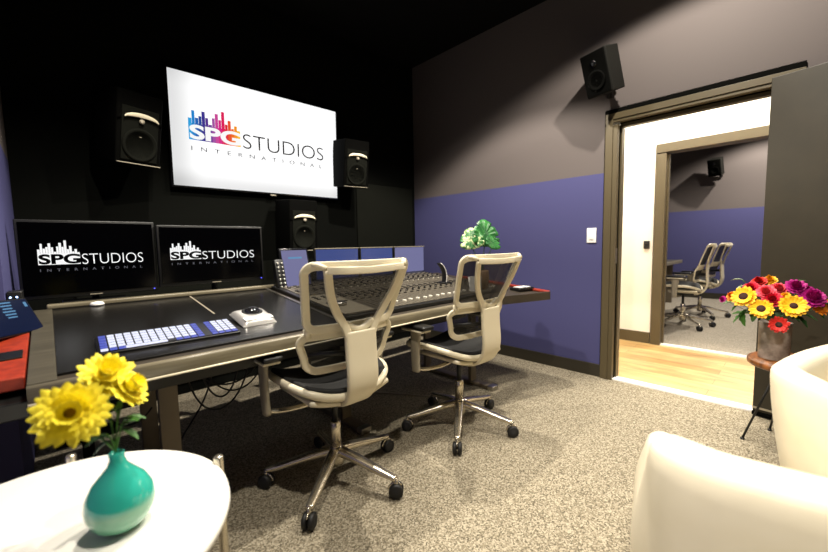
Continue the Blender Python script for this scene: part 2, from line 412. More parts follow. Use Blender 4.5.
# television
tvc = ((.6785+2.0664)/2+.008, 3.215, (1.586+2.405)/2)
W, H = 1.386, .818
tv = thing('television', 'large wall television showing the colourful studio logo on white', 'television', tvc); tv.rotation_euler = (math.radians(1.5),0,0)
MB().box((0,.018,0),(W+.03,.035,H+.03),bev=.004).build('bezel', M_blackg, tv)
MB().box((0,.045,0),(.5,.03,.4),bev=.004).build('wall_bracket', M_blackp, tv)
MB().box((.05,.006,-H/2-.02),(.05,.014,.012),bev=.002).build('badge', M_greyp, tv)
sc = MB().box((0,-.0015,0),(W,.003,H)).build('screen', M_tv, tv)
logo(sc, W, H, .083, .350, .895, .42, .135, True, -.0035, 1.0)

# desk monitors
def monitor(x0, x1, z0, z1, y, label, u0, u1, u2, rz, deskz):
    W, H = x1-x0, z1-z0
    o = thing('computer_monitor', label, 'monitor', ((x0+x1)/2, y, deskz), rz, 'black monitors on the desk')
    zc = (z0+z1)/2-deskz
    MB().box((0,.02,zc),(W,.035,H),bev=.005).build('casing', M_blackp, o)
    s = MB().box((0,.0,zc+.004),(W-.024,.004,H-.034)).build('screen', M_scr_black, o)
    e = bpy.data.objects.new
    inner = MB().box((0,-.0022,zc+.004),(W-.03,.0006,H-.04)).build('picture', M_scr_black, s)
    X = W-.024; Hh = H-.034
    # logo drawn around the screen's own centre
    lg = {}
    n0 = len(C.objects)
    logo_local(s, X, Hh, u0, u1, u2, zc+.004)
    MB().box((W/2-.02,-.001,z0-deskz+.012),(.006,.004,.004)).build('power_light', M_ledb, o)
    MB().box((0,-.001,z0-deskz+.008),(.05,.003,.004)).build('badge', M_greyp, o)
    MB().tube([(0,.055,.01),(0,.055,zc)], .05, .03).build('stand_neck', M_blackp, o)
    MB().box((0,.03,.008),(.26,.17,.014),bev=.005).build('stand_foot', M_blackp, o)
    return o
def logo_local(scr, X, H, u0, u1, u2, zc):
    before = set(scr.children)
    logo(scr, X, H, u0, u1, u2, .415, .145, False, -.0032, 1.12)
    for ch in scr.children:
        if ch not in before and ch.name.startswith('logo'):
            ch.data.transform(Matrix.Translation((0,0,zc)))
zt = lambda x, y: .74 + max(0,(y-1.50))*.11
monitor(-.114, .428, .888, 1.270, 2.53, 'left of the two black monitors, beside the blue side wall', .111, .403, .903, 0, zt(0,2.53)-.0)
monitor(.431, 1.018, .905, 1.254, 2.50, 'right of the two black monitors, under the television', .082, .36, .912, 0, zt(0,2.50)-.0)

# ------------------------------------------------------------------ loudspeakers
def studio_speaker(loc, rz, tilt, label):
    o = thing('studio_monitor_speaker', label, 'speaker', loc, rz, 'black studio speakers on the front wall')
    o.rotation_euler = (tilt, 0, rz)
    w, d, h = .255, .27, .435
    MB().box((0,d/2,0),(w,d,h),bev=.01).build('cabinet', M_cab, o)
    MB().box((0,-.003,-.03),(w-.05,.01,h-.12),bev=.004).build('front_baffle', M_panel, o)
    # horn waveguide; the gleam on its lip is a solid cream crescent
    hm = MB()
    def fn(u,v):
        a = PI*u; r = .03+.085*v
        return (r*math.cos(a)*1.08, -.008+(.03*(1-v)), .045+ r*math.sin(a)*.55*(1) )
    hm.grid(fn, 16, 5)
    hm.build('waveguide', M_cab, o, solid=.003)
    lip = MB()
    P = [(.094*math.cos(PI*k/14), -.022, .060+.026*math.sin(PI*k/14)) for k in range(15)]
    lip.tube(P, lambda t: .005+.022*math.sin(PI*t), .007, ref=(0,1,0), n=8)
    l = lip.build('horn_gleam', M_cream, o); l['label'] = 'pale crescent gleam on the horn'
    MB().lathe([(.0,.0),(.014,.0),(.014,.008),(.0,.01)],n=16,M=Matrix.Translation((0,-.016,.052)) @ Matrix.Rotation(PI/2,4,'X')).build('tweeter', M_greyp, o)
    wf = MB().lathe([(.10,.0),(.10,.006),(.088,.010),(.075,-.004),(.03,-.018),(.022,-.006),(.0,-.002)],n=32,M=Matrix.Translation((0,-.008,-.09)) @ Matrix.Rotation(PI/2,4,'X'))
    wf.build('woofer', M_panel, o)
    MB().box((0,-.009,-.04),(.012,.004,.004)).build('badge', M_greyp, o)
    MB().box((0,-.006,-h/2+.012),(w-.01,.016,.006),bev=.002).build('bottom_trim', M_greyp, o)
    MB().tube([(0,d-.01,0),tuple((Matrix.Rotation(rz,4,'Z') @ Matrix.Rotation(tilt,4,'X')).inverted() @ Vector((0,3.283-loc[1],0)))],.07,.07).build('wall_bracket', M_cab, o)
    return o
studio_speaker((.455,2.90,1.855), math.radians(18), math.radians(13), 'black studio speaker on the wall left of the television')
studio_speaker((2.125,2.95,1.875), math.radians(-8), math.radians(9), 'black studio speaker on the wall right of the television')
studio_speaker((1.56,2.95,1.29), math.radians(0), math.radians(4), 'black studio speaker below the television above the console')

def surround(loc, rz, tilt, wall, label):
    o = thing('surround_speaker', label, 'speaker', loc)
    o.rotation_euler = (tilt, 0, rz)
    w, d, h = .20, .17, .30
    MB().prism([(-w/2,0),(w/2,0),(w/2-.012,d),(-w/2+.012,d)], -h/2, h/2).build('cabinet', M_cab2, o, bevel=.008)
    MB().box((0,-.004,0),(w-.012,.01,h-.012),bev=.004).build('front_baffle', M_cab, o)
    MB().lathe([(.024,0),(.024,.005),(.010,.001),(.0,.006)],n=20,M=Matrix.Translation((0,-.009,.07)) @ Matrix.Rotation(PI/2,4,'X')).build('tweeter', M_blackg, o)
    MB().lathe([(.07,0),(.07,.006),(.055,.002),(.02,-.004),(.0,.002)],n=28,M=Matrix.Translation((0,-.009,-.045)) @ Matrix.Rotation(PI/2,4,'X')).build('woofer', M_cab, o)
    b = MB()
    p = Vector((0,d+.0,-.03)); 
    b.box((0,d+.02,-.05),(.06,.05,.09),bev=.005)
    R_ = Matrix.Rotation(rz,4,'Z') @ Matrix.Rotation(tilt,4,'X'); inv = R_.inverted()
    tgt = inv @ (Vector(wall)-Vector(loc))
    b.tube([(0,d+.02,-.06), tuple(tgt)], .045, .045)
    b.build('wall_bracket', M_blackp, o)
    for q in (-.05, .05): MB().lathe([(.006,0),(.006,.02),(.0,.022)],n=10,M=Matrix.Translation((w/2-.03,d-.01,q-.05)) @ Matrix.Rotation(-PI/2,4,'X')).build('terminal_screw', M_metal, o)
    return o
surround((2.91,1.10,2.315), math.radians(-106), math.radians(20), (XR-.012,1.10,2.22), 'black speaker tilted down high on the grey wall beside the door')
surround((FX-.33,1.17,2.36), math.radians(-100), math.radians(20), (FX-.03,1.10,2.24), 'small black speaker on the wall seen through both doorways')

# ------------------------------------------------------------------ the desk
desk = thing('studio_desk', 'long dark studio desk with beige front rail and red side trims', 'desk', (1.2,2.0,0))
O = Vector((1.2,2.0,0)); TM = Matrix.Translation(-O)
def D(name, mb, m, parent=None, bevel=0):
    o = mb.build(name, m, parent or desk, bevel=bevel)
    if not parent: o.data.transform(TM)
    return o
def dl(mb): return mb
top = lambda k: (lambda x, y: zt(x,y)+k)
# main slab and right wing
main = [(-.07,1.50),(2.02,1.50),(2.66,1.30),(2.70,1.34),(2.70,2.48),(-.07,2.48)]
D('desk_body', MB().prism(main, lambda x,y: .69, top(-.006)), M_deskd, bevel=.004)
D('front_rail', MB().tube([(x,1.493,.715) for x in (-.075,.4,.9,1.4,1.72,1.98)], .032, .058, ref=(0,0,1), n=12, sq=4), M_rail)
D('left_edge_strip', MB().prism([(-.075,1.50),(-.012,1.50),(-.012,2.44),(-.075,2.44)], top(-.005), top(.006)), M_desk, bevel=.002)
D('rail_lip', MB().tube([(x,1.476,.692) for x in (-.075,.5,1.2,1.98)], .010, .008, n=8), M_cream)
D('work_surface', MB().prism([(-.012,1.555),(.995,1.555),(.995,2.44),(-.012,2.44)], top(-.006), top(.003)), M_work, bevel=.002)
D('seam_strip', MB().prism([(.995,1.52),(1.01,1.52),(1.01,2.44),(.995,2.44)], top(-.006), top(.007)), M_metal, bevel=.001)
D('seam_strip', MB().prism([(.555,2.0),(.563,2.0),(.563,2.44),(.555,2.44)], top(-.004), top(.004)), M_greyp)
D('back_ledge', MB().box((.62,2.46,.858),(1.30,.05,.022),bev=.006), M_rail)
D('apron', MB().box((.99,1.60,.655),(2.05,.03,.075)), M_blackp, bevel=.003)
D('cable_tray', MB().box((.9,2.05,.672),(1.7,.16,.034)), M_blackp, bevel=.004)
wing = lambda x, y: zt(x,y)+.010
D('red_trim', MB().prism([(2.655,1.31),(2.715,1.33),(2.715,2.2),(2.655,2.2)], top(-.004), wing), M_red, bevel=.003)
D('wing_edge', MB().prism([(2.02,1.50),(2.66,1.298),(2.66,1.33),(2.03,1.53)], lambda x,y:.69, wing), M_deskd, bevel=.003)
D('red_trim', MB().prism([(-.50,1.58),(-.08,1.58),(-.08,2.10),(-.50,2.10)], lambda x,y: .715, top(.004)), M_red, bevel=.004)
st = D('trim_strap', MB().prism([(-.48,1.72),(-.09,1.76),(-.09,1.84),(-.48,1.80)], top(.003), top(.010)), M_blackp, bevel=.002); st['label'] = 'black strap across the red trim'
D('side_shelf', MB().box((-.29,1.82,.67),(.43,.60,.05)), M_blackp, bevel=.004)
# legs: flat steel uprights on long feet
for x, yy in ((.30,1.76),(1.28,1.98),(2.36,1.80)):
    D('leg', MB().box((x,yy,.355),(.068,.03,.665),bev=.003), M_leg)
    D('leg', MB().box((x,yy+.50,.355),(.068,.03,.665),bev=.003), M_leg)
    f = D('foot', MB().box((x,yy+.22,.018),(.07,.82,.028),bev=.006), M_leg)
    c_ = D('foot_cap', MB().box((x,yy-.195,.019),(.074,.05,.032),bev=.005), M_metal); c_['label'] = 'bright steel end cap'
D('leg', MB().box((-.40,1.85,.325),(.06,.40,.65),bev=.004), M_blackp)

# mixing console let into the desk
con = thing('mixing_console', 'wide dark mixing console with rows of knobs and white faders', 'mixing console', (1.83,2.0,0))
O2 = Vector((1.83,2.0,0)); T2 = Matrix.Translation(-O2)
def K(name, mb, m): o = mb.build(name, m, con); o.data.transform(T2); return o
cx0, cx1 = 1.035, 2.50
ct = lambda x, y: .74+(y-1.50)*.11+.020
o = MB().prism([(cx0,1.56),(2.06,1.56),(cx1,1.56),(cx1,2.50),(cx0,2.50)], lambda x,y: zt(x,y)-.004, ct).build('console_body', M_blackp, con, bevel=.004); o.data.transform(T2)
strips = 24; sw = (cx1-cx0-.06)/strips
pl = MB()
for i in range(strips):
    x = cx0+.03+sw*i
    pl.prism([(x+.003,1.59),(x+sw-.003,1.59),(x+sw-.003,2.05),(x+.003,2.05)], lambda X,Y: ct(X,Y)-.002, lambda X,Y: ct(X,Y)+.003)
    pl.prism([(x+.003,2.06),(x+sw-.003,2.06),(x+sw-.003,2.42),(x+.003,2.42)], lambda X,Y: ct(X,Y)-.002, lambda X,Y: ct(X,Y)+.003)
K('channel_plates', pl, mat('channel_plate', rgb(84,78,66), .5))
M_fad = mat('white_fader_cap', rgb(225,220,205), .4)
fmesh = None; kmesh = None; bmesh_ = None
def inst(name, me, loc):
    o = bpy.data.objects.new(name, me); C.objects.link(o); o.parent = con; o.location = Vector(loc)-O2; return o
fm = MB().box((0,0,.006),(.014,.026,.014),bev=.003).build('fader', M_fad, con); kn = MB().lathe([(.0085,0),(.0085,.008),(.006,.014),(0,.0145)],n=12).build('knob', M_blackg, con)
kl = MB().lathe([(.008,0),(.008,.008),(.006,.013),(0,.0135)],n=12).build('knob', mat('silver_knob', rgb(176,170,156), .3, .6), con)
fme, kme, kle = fm.data, kn.data, kl.data
first = {}
def put(name, me, src, loc):
    if src not in first:
        first[src] = 1; src.location = Vector(loc)-O2; return src
    return inst(name, me, loc)
for i in range(4,strips):
    x = cx0+.03+sw*(i+.5)
    y = 1.655+random.uniform(-.010,.010)
    put('fader', fme, fm, (x,y,ct(x,y)+.003))
    for j, yy in enumerate((1.88,2.12,2.24)):
        put('knob', (kle if j == 1 else kme), (kl if j == 1 else kn), (x,yy,ct(x,yy)+.003))
sl = MB()
for i in range(strips):
    x = cx0+.03+sw*(i+.5)
    sl.prism([(x-.0025,1.60),(x+.0025,1.60),(x+.0025,1.80),(x-.0025,1.80)], lambda X,Y: ct(X,Y)+.002, lambda X,Y: ct(X,Y)+.0036)
K('fader_slots', sl, M_rubber)
bt = MB()
for i in range(strips):
    for yy in (1.83,1.93,1.96,1.99,2.17,2.20,2.30,2.34,2.38):
        x = cx0+.03+sw*(i+.5); bt.box((x,yy,ct(x,yy)+.006),(.02,.012,.007))
o = K('button_rows', bt, mat('button_grey', rgb(40,38,36), .4)); o['kind'] = 'stuff'
jw = MB().lathe([(0,0),(.045,0),(.045,.012),(.038,.018),(0,.018)],n=32,c=(1.13,1.78,ct(0,1.78)+.004)); K('jog_wheel', jw, M_metal)
K('transport_plate', MB().prism([(1.05,1.60),(1.24,1.60),(1.24,2.04),(1.05,2.04)], lambda X,Y: ct(X,Y)+.002, lambda X,Y: ct(X,Y)+.005), M_greyp)
# its row of small meter screens at the back
def cons_screen(xa, xb, m, k, rz=0):
    w = xb-xa
    o = thing('console_display', k, 'screen', ((xa+xb)/2, 2.54, .862), rz, 'displays along the back of the console')
    MB().box((0,.012,.115),(w,.025,.25),bev=.004).build('casing', M_blackp, o)
    MB().box((0,-.002,.118),(w-.02,.004,.225)).build('screen', m, o)
    MB().box((0,.0,.238),(w,.012,.005)).build('top_edge', M_greyp, o)
    MB().box((0,.03,-.005),(w*.6,.05,.03)).build('mount', M_blackp, o)
cons_screen(1.42, 1.82, M_scr_blue, 'long blue console display at the left of the back row')
cons_screen(1.835, 2.19, M_scr_blue, 'blue console display in the middle of the back row')
cons_screen(2.205, 2.585, M_scr_lav, 'pale lavender console display at the right end of the back row')
# tall tilted display and its knob strip at the left of the console
o = thing('upright_display', 'tall lavender display standing left of the console screens', 'screen', (1.195,2.36,.842), math.radians(4))
o.rotation_euler = (math.radians(-12),0,math.radians(3))
MB().box((0,.012,.135),(.215,.022,.275),bev=.006).build('casing', M_blackg, o)
MB().box((0,-.001,.135),(.185,.004,.245)).build('screen', M_scr_lav, o)
MB().box((0,-.0034,.205),(.10,.001,.012)).build('status_bar', M_scr_txt, o)
MB().box((0,.05,.04),(.12,.08,.10),bev=.004).build('easel', M_blackp, o)
o = thing('knob_controller', 'narrow black controller strip with two columns of silver knobs', 'controller', (1.075,2.34,.838))
o.rotation_euler = (math.radians(-14),0,math.radians(3))
MB().box((0,.02,.10),(.062,.04,.21),bev=.005).build('casing', M_blackp, o)
for i in range(7):
    for k in (-1,1):
        MB().lathe([(.0075,0),(.0075,.008),(.005,.012),(0,.0125)],n=12,M=Matrix.Translation((k*.014,.0,.02+i*.026)) @ Matrix.Rotation(PI/2,4,'X')).build('knob', M_metal, o)

# ------------------------------------------------------------------ things on the desk
kb = thing('keyboard', 'backlit black keyboard with glowing white keys on the desk', 'keyboard', (.325,1.725,zt(0,1.64)+.012), math.radians(-1.5))
kb.rotation_euler = (math.radians(10),0,math.radians(-1.5))
MB().box((0,0,.008),(.465,.165,.014),bev=.004).build('case', M_blackp, kb)
MB().box((0,0,.016),(.455,.155,.003)).build('backplate', M_work, kb)
for fx in (-.2,.2): MB().box((fx,.06,-.006),(.03,.02,.02),bev=.002).build('foot', M_rubber, kb)
ksrc = MB().box((0,0,.002),(.0205,.0185,.003),bev=.002).build('key', M_key, kb)
kbl = ksrc.data.copy(); kbl.materials.clear(); kbl.materials.append(M_keyb)
n = 0
for r in range(6):
    for c in range(18):
        if r == 0 and c in (3,4,5,6,7,8): 
            continue
        if c in (13,) : continue
        if n >= 98: break
        x = -.2125+c*.025; y = -.066+r*.0264
        me = kbl if (r in (0,) or c < 1 or (c in (12,14) and r > 0)) else ksrc.data
        if n == 0: ksrc.location = (x,y,.018); ksrc.data = ksrc.data
        else:
            k = bpy.data.objects.new('key', me); C.objects.link(k); k.parent = kb; k.location = (x,y,.018)
        n += 1
MB().box((-.09,-.066,.020),(.126,.0185,.003),bev=.001).build('space_bar', M_key, kb)
o = thing('trackball', 'silver square trackball unit right of the keyboard', 'trackball', (.665,1.79,zt(0,1.79)+.010), math.radians(4))
o.rotation_euler = (math.radians(13),0,math.radians(2))
def tb(u,v):
    x = (u-.5)*.155; y = (v-.5)*.17
    e = (1-abs(2*u-1)**6)*(1-abs(2*v-1)**6)
    return (x, y, .004+.028*e**.5 if e > 0 else .004)
m_ = MB().grid(tb, 16, 16); m_.box((0,0,.004),(.154,.168,.008),bev=.002); m_.build('housing', mat('silver_plastic', rgb(205,202,198), .22, .5), o)
MB().lathe([(0,0),(.022,.002),(.038,.012),(.030,.032),(.014,.041),(0,.043)],c=(.004,.022,.012),n=28).build('ball', mat('mirror_ball', rgb(90,90,94), .08, .9), o)
MB().lathe([(.040,0),(.046,.002),(.046,.006),(.040,.007)],c=(.004,.022,.027),n=28).build('ball_ring', M_blackp, o)
MB().box((0,-.055,.028),(.13,.035,.008),bev=.003).build('button_bar', M_marble, o)
o = tag(MB().lathe([(0,0),(.028,0),(.03,.006),(.024,.016),(0,.02)],c=(0,0,0),n=24).build('desk_puck', M_marble), 'small white round puck on the desk under the left monitor', 'puck'); o.location = (.15,2.44,zt(0,2.44)+.003)
# desk phone tablet at the far left, tilted
A_ = Vector((-.13,2.00,.81)); B_ = Vector((-.035,2.135,.803)); Cc = Vector((-.085,2.17,.935))
ux = (B_-A_); ulen = ux.length; ux.normalize(); uz = (Cc-B_); zlen = uz.length; uz.normalize(); uy = ux.cross(uz); uy.normalize(); uy = -uy
o = thing('desk_tablet', 'dark blue touch tablet propped up at the left end of the desk', 'tablet', tuple(A_))
uy = uz.cross(ux); uy.normalize()
Mx = Matrix(((ux.x,uy.x,uz.x,0),(ux.y,uy.y,uz.y,0),(ux.z,uy.z,uz.z,0),(0,0,0,1)))
MB().box((ulen/2-.1,.006,zlen/2),(ulen+.2,.012,zlen),bev=.004,M=Mx).build('casing', M_blackp, o)
MB().box((ulen/2-.1,-.0015,zlen/2),(ulen+.18,.004,zlen-.012),M=Mx).build('screen', M_scr_tab, o)
t_ = MB()
for k in range(6): t_.box((ulen*.35,-.004,zlen*.9-.012*k),(.05-.006*(k%3),.001,.005),M=Mx)
t_.box((ulen*.85,-.004,zlen*.8),(.012,.001,.02),M=Mx)
t_.build('display_lines', M_scr_txt, o)
MB().box((ulen/2-.08,.03,.03),(.10,.05,.05),M=Mx).build('prop', M_blackp, o)
o = thing('desk_interface', 'small black box with two bright indicator lights behind the tablet', 'audio device', (-.115,2.235,.78))
MB().box((0,0,.085),(.045,.09,.19),bev=.004).build('housing', M_blackp, o)
for k, x in enumerate((-.012,.006)): MB().lathe([(.0035,0),(.0035,.004),(0,.005)],n=10,M=Matrix.Translation((x,-.046,.158)) @ Matrix.Rotation(PI/2,4,'X')).build('indicator_light', M_led, o)
# things on the right wing
def curved(loc):
    o = thing('handset', 'black and white curved handset standing at the right of the console', 'handset', loc, math.radians(-12))
    P = spline([(0,0,0),(.005,0,.05),(.0,0,.09),(-.02,0,.13),(-.045,0,.155)], 5)
    MB().tube(P, .05, .014, ref=(1,0,0), n=12, sq=3).build('body', M_blackp, o)
    MB().tube([(p[0]+.010,p[1],p[2]) for p in P], .048, .008, ref=(1,0,0), n=12, sq=3).build('back_shell', M_marble, o)
    MB().box((.0,0,.004),(.09,.07,.012),bev=.004).build('cradle', M_blackp, o)
curved((2.20,1.95,ct(2.2,1.95)+.004))
o = thing('note_card', 'white card standing on the right wing of the desk', 'card', (2.17,1.62,ct(2.17,1.62)+.003), math.radians(-30))
MB().box((0,0,.055),(.085,.003,.11)).build('front_sheet', M_marble, o)
MB().box((0,.02,.052),(.085,.003,.108),rot=(math.radians(-20),0,0)).build('back_sheet', M_marble, o)
o = tag(MB().box((0,0,.012),(.17,.10,.022),bev=.005).box((.0,0,.026),(.12,.07,.004),1).build('document_wallet', [M_blackp, M_marble]), 'flat black case with white paper near the red trim', 'case'); o.location = (2.60,1.50,zt(0,1.5)+.012); o.rotation_euler = (0,0,math.radians(-10))

# potted monstera
pp = (2.30,1.66,ct(2.3,1.66)+.002)
o = thing('potted_monstera', 'green monstera plant in a brown pot on the right of the desk', 'plant', pp)
MB().lathe([(.035,0),(.045,.01),(.055,.08),(.052,.13),(.047,.14),(.044,.13),(.0,.125)],n=28).build('pot', M_pot, o)
def monstera(size, notches, m, name, Mx, parent):
    # heart outline with deep side notches
    pts = []
    N_ = 90
    for k in range(N_+1):
        a = -PI*.5 + 2*PI*k/N_
        r = .5*(1.0 - .22*math.sin(a)) if False else .5
        t = 2*PI*k/N_
        x = .52*math.sin(t)*(1+.15*math.cos(t)); y = -.5*math.cos(t)+.08*math.cos(2*t)
        ph = (t/PI) if t <= PI else (2-t/PI)
        cut = 1-.42*max(0, math.cos(ph*PI*notches*2))**10 if .18 < ph < .85 else 1
        pts.append((x*cut, y*(1-.12*(1-cut))))
    cv = [(0,.05)]
    mb = MB()
    vs = []; fs = []
    rings = 5
    for q in range(rings+1):
        f = q/rings
        for x, y in pts[:-1]:
            X = x*f; Y = .0+(y)*f
            vs.append((X*size, Y*size, size*(.10*abs(X)**1.5*2 - .18*(Y*Y) + .012*math.sin(14*math.atan2(Y,X))*f)))
    n_ = len(pts)-1
    for q in range(rings):
        for k in range(n_): fs.append((q*n_+k, q*n_+(k+1)%n_, (q+1)*n_+(k+1)%n_, (q+1)*n_+k))
    mb.add(vs, fs, 0, True, Mx)
    return mb.build(name, m, parent, solid=.0015)
def leafM(p, yaw, pitch, roll=0):
    return Matrix.Translation(p) @ Matrix.Rotation(yaw,4,'Z') @ Matrix.Rotation(pitch,4,'X') @ Matrix.Rotation(roll,4,'Y')
specs = [((.025,-.01,.40),-40,78,.21,M_mon,12),((-.055,.05,.365),-30,70,.17,M_monv,-25),((.05,-.06,.345),-50,62,.13,M_mon,35)]
for (p, yw, pt, sz, m, rl) in specs:
    q = Vector(p)
    MB().tube(spline([(0,0,.12),(q.x*.4,q.y*.4,.22),(q.x,q.y,q.z-sz*.3)],5), .006).build('stem', M_dgreen, o)
    lf = monstera(sz, 4, m, 'leaf', leafM(q, math.radians(yw), math.radians(pt), math.radians(rl)), o)
    if m is M_monv: lf['label'] = 'cream and green variegated leaf'

# cables hanging under the desk
cab = [((.56,2.05,.66),(.55,2.02,.36),(.44,2.05,.30),(.40,2.2,.10),'thin black cable hanging beside the flat desk leg'),
       ((.62,2.0,.66),(.60,2.0,.20),(.90,2.0,.20),(.93,2.0,.66),'lowest of the black cable loops under the desk'),
       ((.62,2.05,.66),(.68,2.05,.33),(.98,2.05,.33),(1.05,2.05,.66),'wide black cable loop under the middle of the desk'),
       ((.66,1.96,.66),(.68,1.96,.30),(.84,1.96,.30),(.86,1.96,.66),'short black cable loop under the keyboard'),
       ((.68,2.1,.66),(.74,2.1,.25),(1.02,2.1,.25),(1.08,2.1,.66),'black cable loop nearest the tall office chair'),
       ((.10,2.2,.66),(.08,2.2,.24),(.24,2.2,.24),(.30,2.15,.36),'black cable sagging behind the yellow flowers'),
       ((.02,2.05,.66),(.0,2.05,.4),(.05,2.1,.32),(.10,2.1,.30),'black cable dropping at the left end of the desk')]
for a, b, c, d, l in cab:
    if 'loop' in l: a, b, c, d = [(q[0]-.20, q[1], q[2]) for q in (a, b, c, d)]
    tag(MB().tube(bez(a,b,c,d,20), .009, n=6).build('cable', M_cable), l, 'cable')
tag(MB().tube(bez((.045,2.1,.50),(.045,2.1,.42),(.05,2.1,.38),(.03,2.1,.34),8), .012, n=6).build('cable', M_blue), 'short blue cable behind the yellow flowers', 'cable')
tag(MB().tube(bez((.065,2.1,.50),(.07,2.1,.42),(.06,2.1,.38),(.075,2.1,.34),8), .012, n=6).build('cable', M_orangec), 'short orange cable behind the yellow flowers', 'cable')
tag(MB().box((.06,2.12,.322),(.20,.06,.035),bev=.004).box((.06,2.12,.16),(.04,.04,.32)).build('cable_box', M_panel), 'dark junction box on a post under the left end of the desk', 'box')
tag(MB().tube(spline([(1.62,2.30,.008),(1.78,2.08,.008),(1.96,1.80,.008),(2.02,1.72,.008)],6), .010, n=6).build('floor_cable', M_greyp), 'pale thin cable lying on the carpet under the desk', 'cable')

# ------------------------------------------------------------------ office chair
def make_chair():
    o = thing('office_chair', 'ivory framed black mesh office chair nearest the camera at the desk', 'chair')
    # base
    MB().lathe([(.0,.075),(.032,.075),(.036,.10),(.034,.155),(.024,.175),(0,.175)],n=24).build('base_hub', M_chrome, o)
    for k in range(5):
        a = 2*PI*k/5+math.radians(3)
        dx, dy = math.cos(a), math.sin(a)
        P = spline([(dx*.02,dy*.02,.145),(dx*.12,dy*.12,.128),(dx*.25,dy*.25,.098),(dx*.325,dy*.325,.084)],5)
        MB().tube(P, lambda t: .056-.024*t, lambda t: .040-.018*t, n=12, sq=3).build('base_leg', M_chrome, o)
        c = MB()
        ya = a+PI/2+.5*math.sin(k*2.1)
        T = Matrix.Translation((dx*.325,dy*.325,0)) @ Matrix.Rotation(ya,4,'Z')
        for s in (-1,1):
            c.lathe([(0,-.009),(.022,-.010),(.029,-.006),(.030,0),(.029,.006),(.022,.010),(0,.009)],n=20,mi=0,M=T @ Matrix.Translation((s*.014,0,.0335)) @ Matrix.Rotation(PI/2,4,'Y') @ Matrix.Scale(1.1,4))
        c.lathe([(.008,.03),(.008,.088),(0,.09)],n=10,mi=1,M=T)
        hood = [(0,.033*math.cos(q),.031+.033*math.sin(q)) for q in [PI*(.05+.1*i) for i in range(8)]]
        c.tube(hood, .016, .006, ref=(1,0,0), n=8, mi=1, M=T)
        c.build('caster', [M_rubber, M_chrome], o)
    MB().lathe([(0,.16),(.026,.16),(.026,.285),(.022,.29),(0,.29)],n=20).build('gas_lift_sleeve', M_chrome, o)
    MB().lathe([(0,.28),(.015,.28),(.015,.43),(0,.43)],n=16).build('gas_lift_rod', M_blackp, o)
    m = MB().box((0,0,.435),(.17,.24,.05),bev=.015)
    m.build('tilt_mechanism', M_blackp, o)
    for q in ((-.05,-.125),(.05,-.125)):
        MB().lathe([(.012,0),(.014,.01),(.010,.03),(0,.032)],n=14,M=Matrix.Translation((q[0],q[1],.43)) @ Matrix.Rotation(PI/2,4,'X')).build('tilt_knob', M_chrome, o)
    # seat: saddle shaped mesh in an ivory rim
    def sz(x,y): return .472+1.1*x*x - (.35*(y-.12)**2 if y > .12 else 0)
    ring = []
    for k in range(40):
        a = 2*PI*k/40; ca, sa = math.cos(a), math.sin(a)
        x = .245*math.copysign(abs(ca)**.62, ca); y = .05+.235*math.copysign(abs(sa)**.62, sa); ring.append((x,y,sz(x,y)))
    MB().tube(ring, .030, .034, ref=(0,0,1), n=10, closed=True).build('seat_frame', M_cream, o)
    def sf(u,v):
        x = (u*2-1); y = (v*2-1)
        X = .24*x*math.sqrt(1-.32*y*y); Y = .05+.23*y*math.sqrt(1-.32*x*x)
        return (X,Y,sz(X,Y)+.020)
    MB().grid(sf, 14, 14).build('seat', M_mesh2, o, solid=.02)
    # tray below the rim
    def tf(u,v):
        x = (u*2-1)*.20; y = (v*2-1)*.15
        return (x,y-.01,.438+1.0*x*x)
    MB().grid(tf, 10, 6).build('seat_tray', M_cream, o, solid=.02)
    # spine: one broad blade, bent under the seat
    sp = spline([(0,-.04,.418),(0,-.12,.424),(0,-.190,.452),(0,-.230,.505),(0,-.243,.57),(0,-.237,.66),(0,-.233,.765)],7)
    MB().tube(sp, lambda t: .11+.045*min(1,t*1.6), .024, ref=(0,1,0) , n=16, sq=5).build('spine', M_cream, o)
    # wine-glass shaped rear support that opens from the blade
    for s in (-1,1):
        P = spline([(s*.056,-.235,.735),(s*.077,-.237,.79),(s*.118,-.245,.855),(s*.156,-.268,.93),(s*.184,-.300,1.03)],6)
        MB().tube(P, .034, .015, ref=(0,1,0), n=16, sq=6).build('back_support_arm', M_cream, o)
    MB().tube([(-.186,-.301,1.028),(-.09,-.310,1.024),(0,-.313,1.022),(.09,-.310,1.024),(.186,-.301,1.028)], .030, .016, ref=(0,1,0), n=16, sq=6).build('back_support_bar', M_cream, o)
    MB().tube(spline([(-.066,-.231,.80),(-.03,-.229,.778),(0,-.229,.772),(.03,-.229,.778),(.066,-.231,.80)],4), .030,.022, ref=(0,1,0), n=10, sq=3).build('support_yoke', M_cream, o)
    # upper back: ivory frame with see-through mesh
    yc = lambda x, z: -.150-.16*max(0,(z-.6)/.45)**1.3 + .9*x*x
    def rframe(zb, zt_, wb, wt, rb, rt, n=6):
        P = []
        def corner(cx, cz, r, a0):
            for k in range(n+1):
                a = a0 + PI/2*k/n; P.append((cx+r*math.cos(a), cz+r*math.sin(a)))
        corner(wt-rt, zt_-rt, rt, 0); 
        for k in range(1,8): P.append(((wt-rt)*(1-2*k/8), zt_))
        corner(-(wt-rt), zt_-rt, rt, PI/2)
        for k in range(1,4): P.append((-(wt+(wb-wt)*k/4), zt_-rt+(zb+rb-zt_+rt)*k/4))
        corner(-(wb-rb), zb+rb, rb, PI)
        for k in range(1,8): P.append((-(wb-rb)*(1-2*k/8), zb))
        corner(wb-rb, zb+rb, rb, 1.5*PI)
        for k in range(1,4): P.append((wb+(wt-wb)*k/4, zb+rb+(zt_-rt-zb-rb)*k/4))
        return P
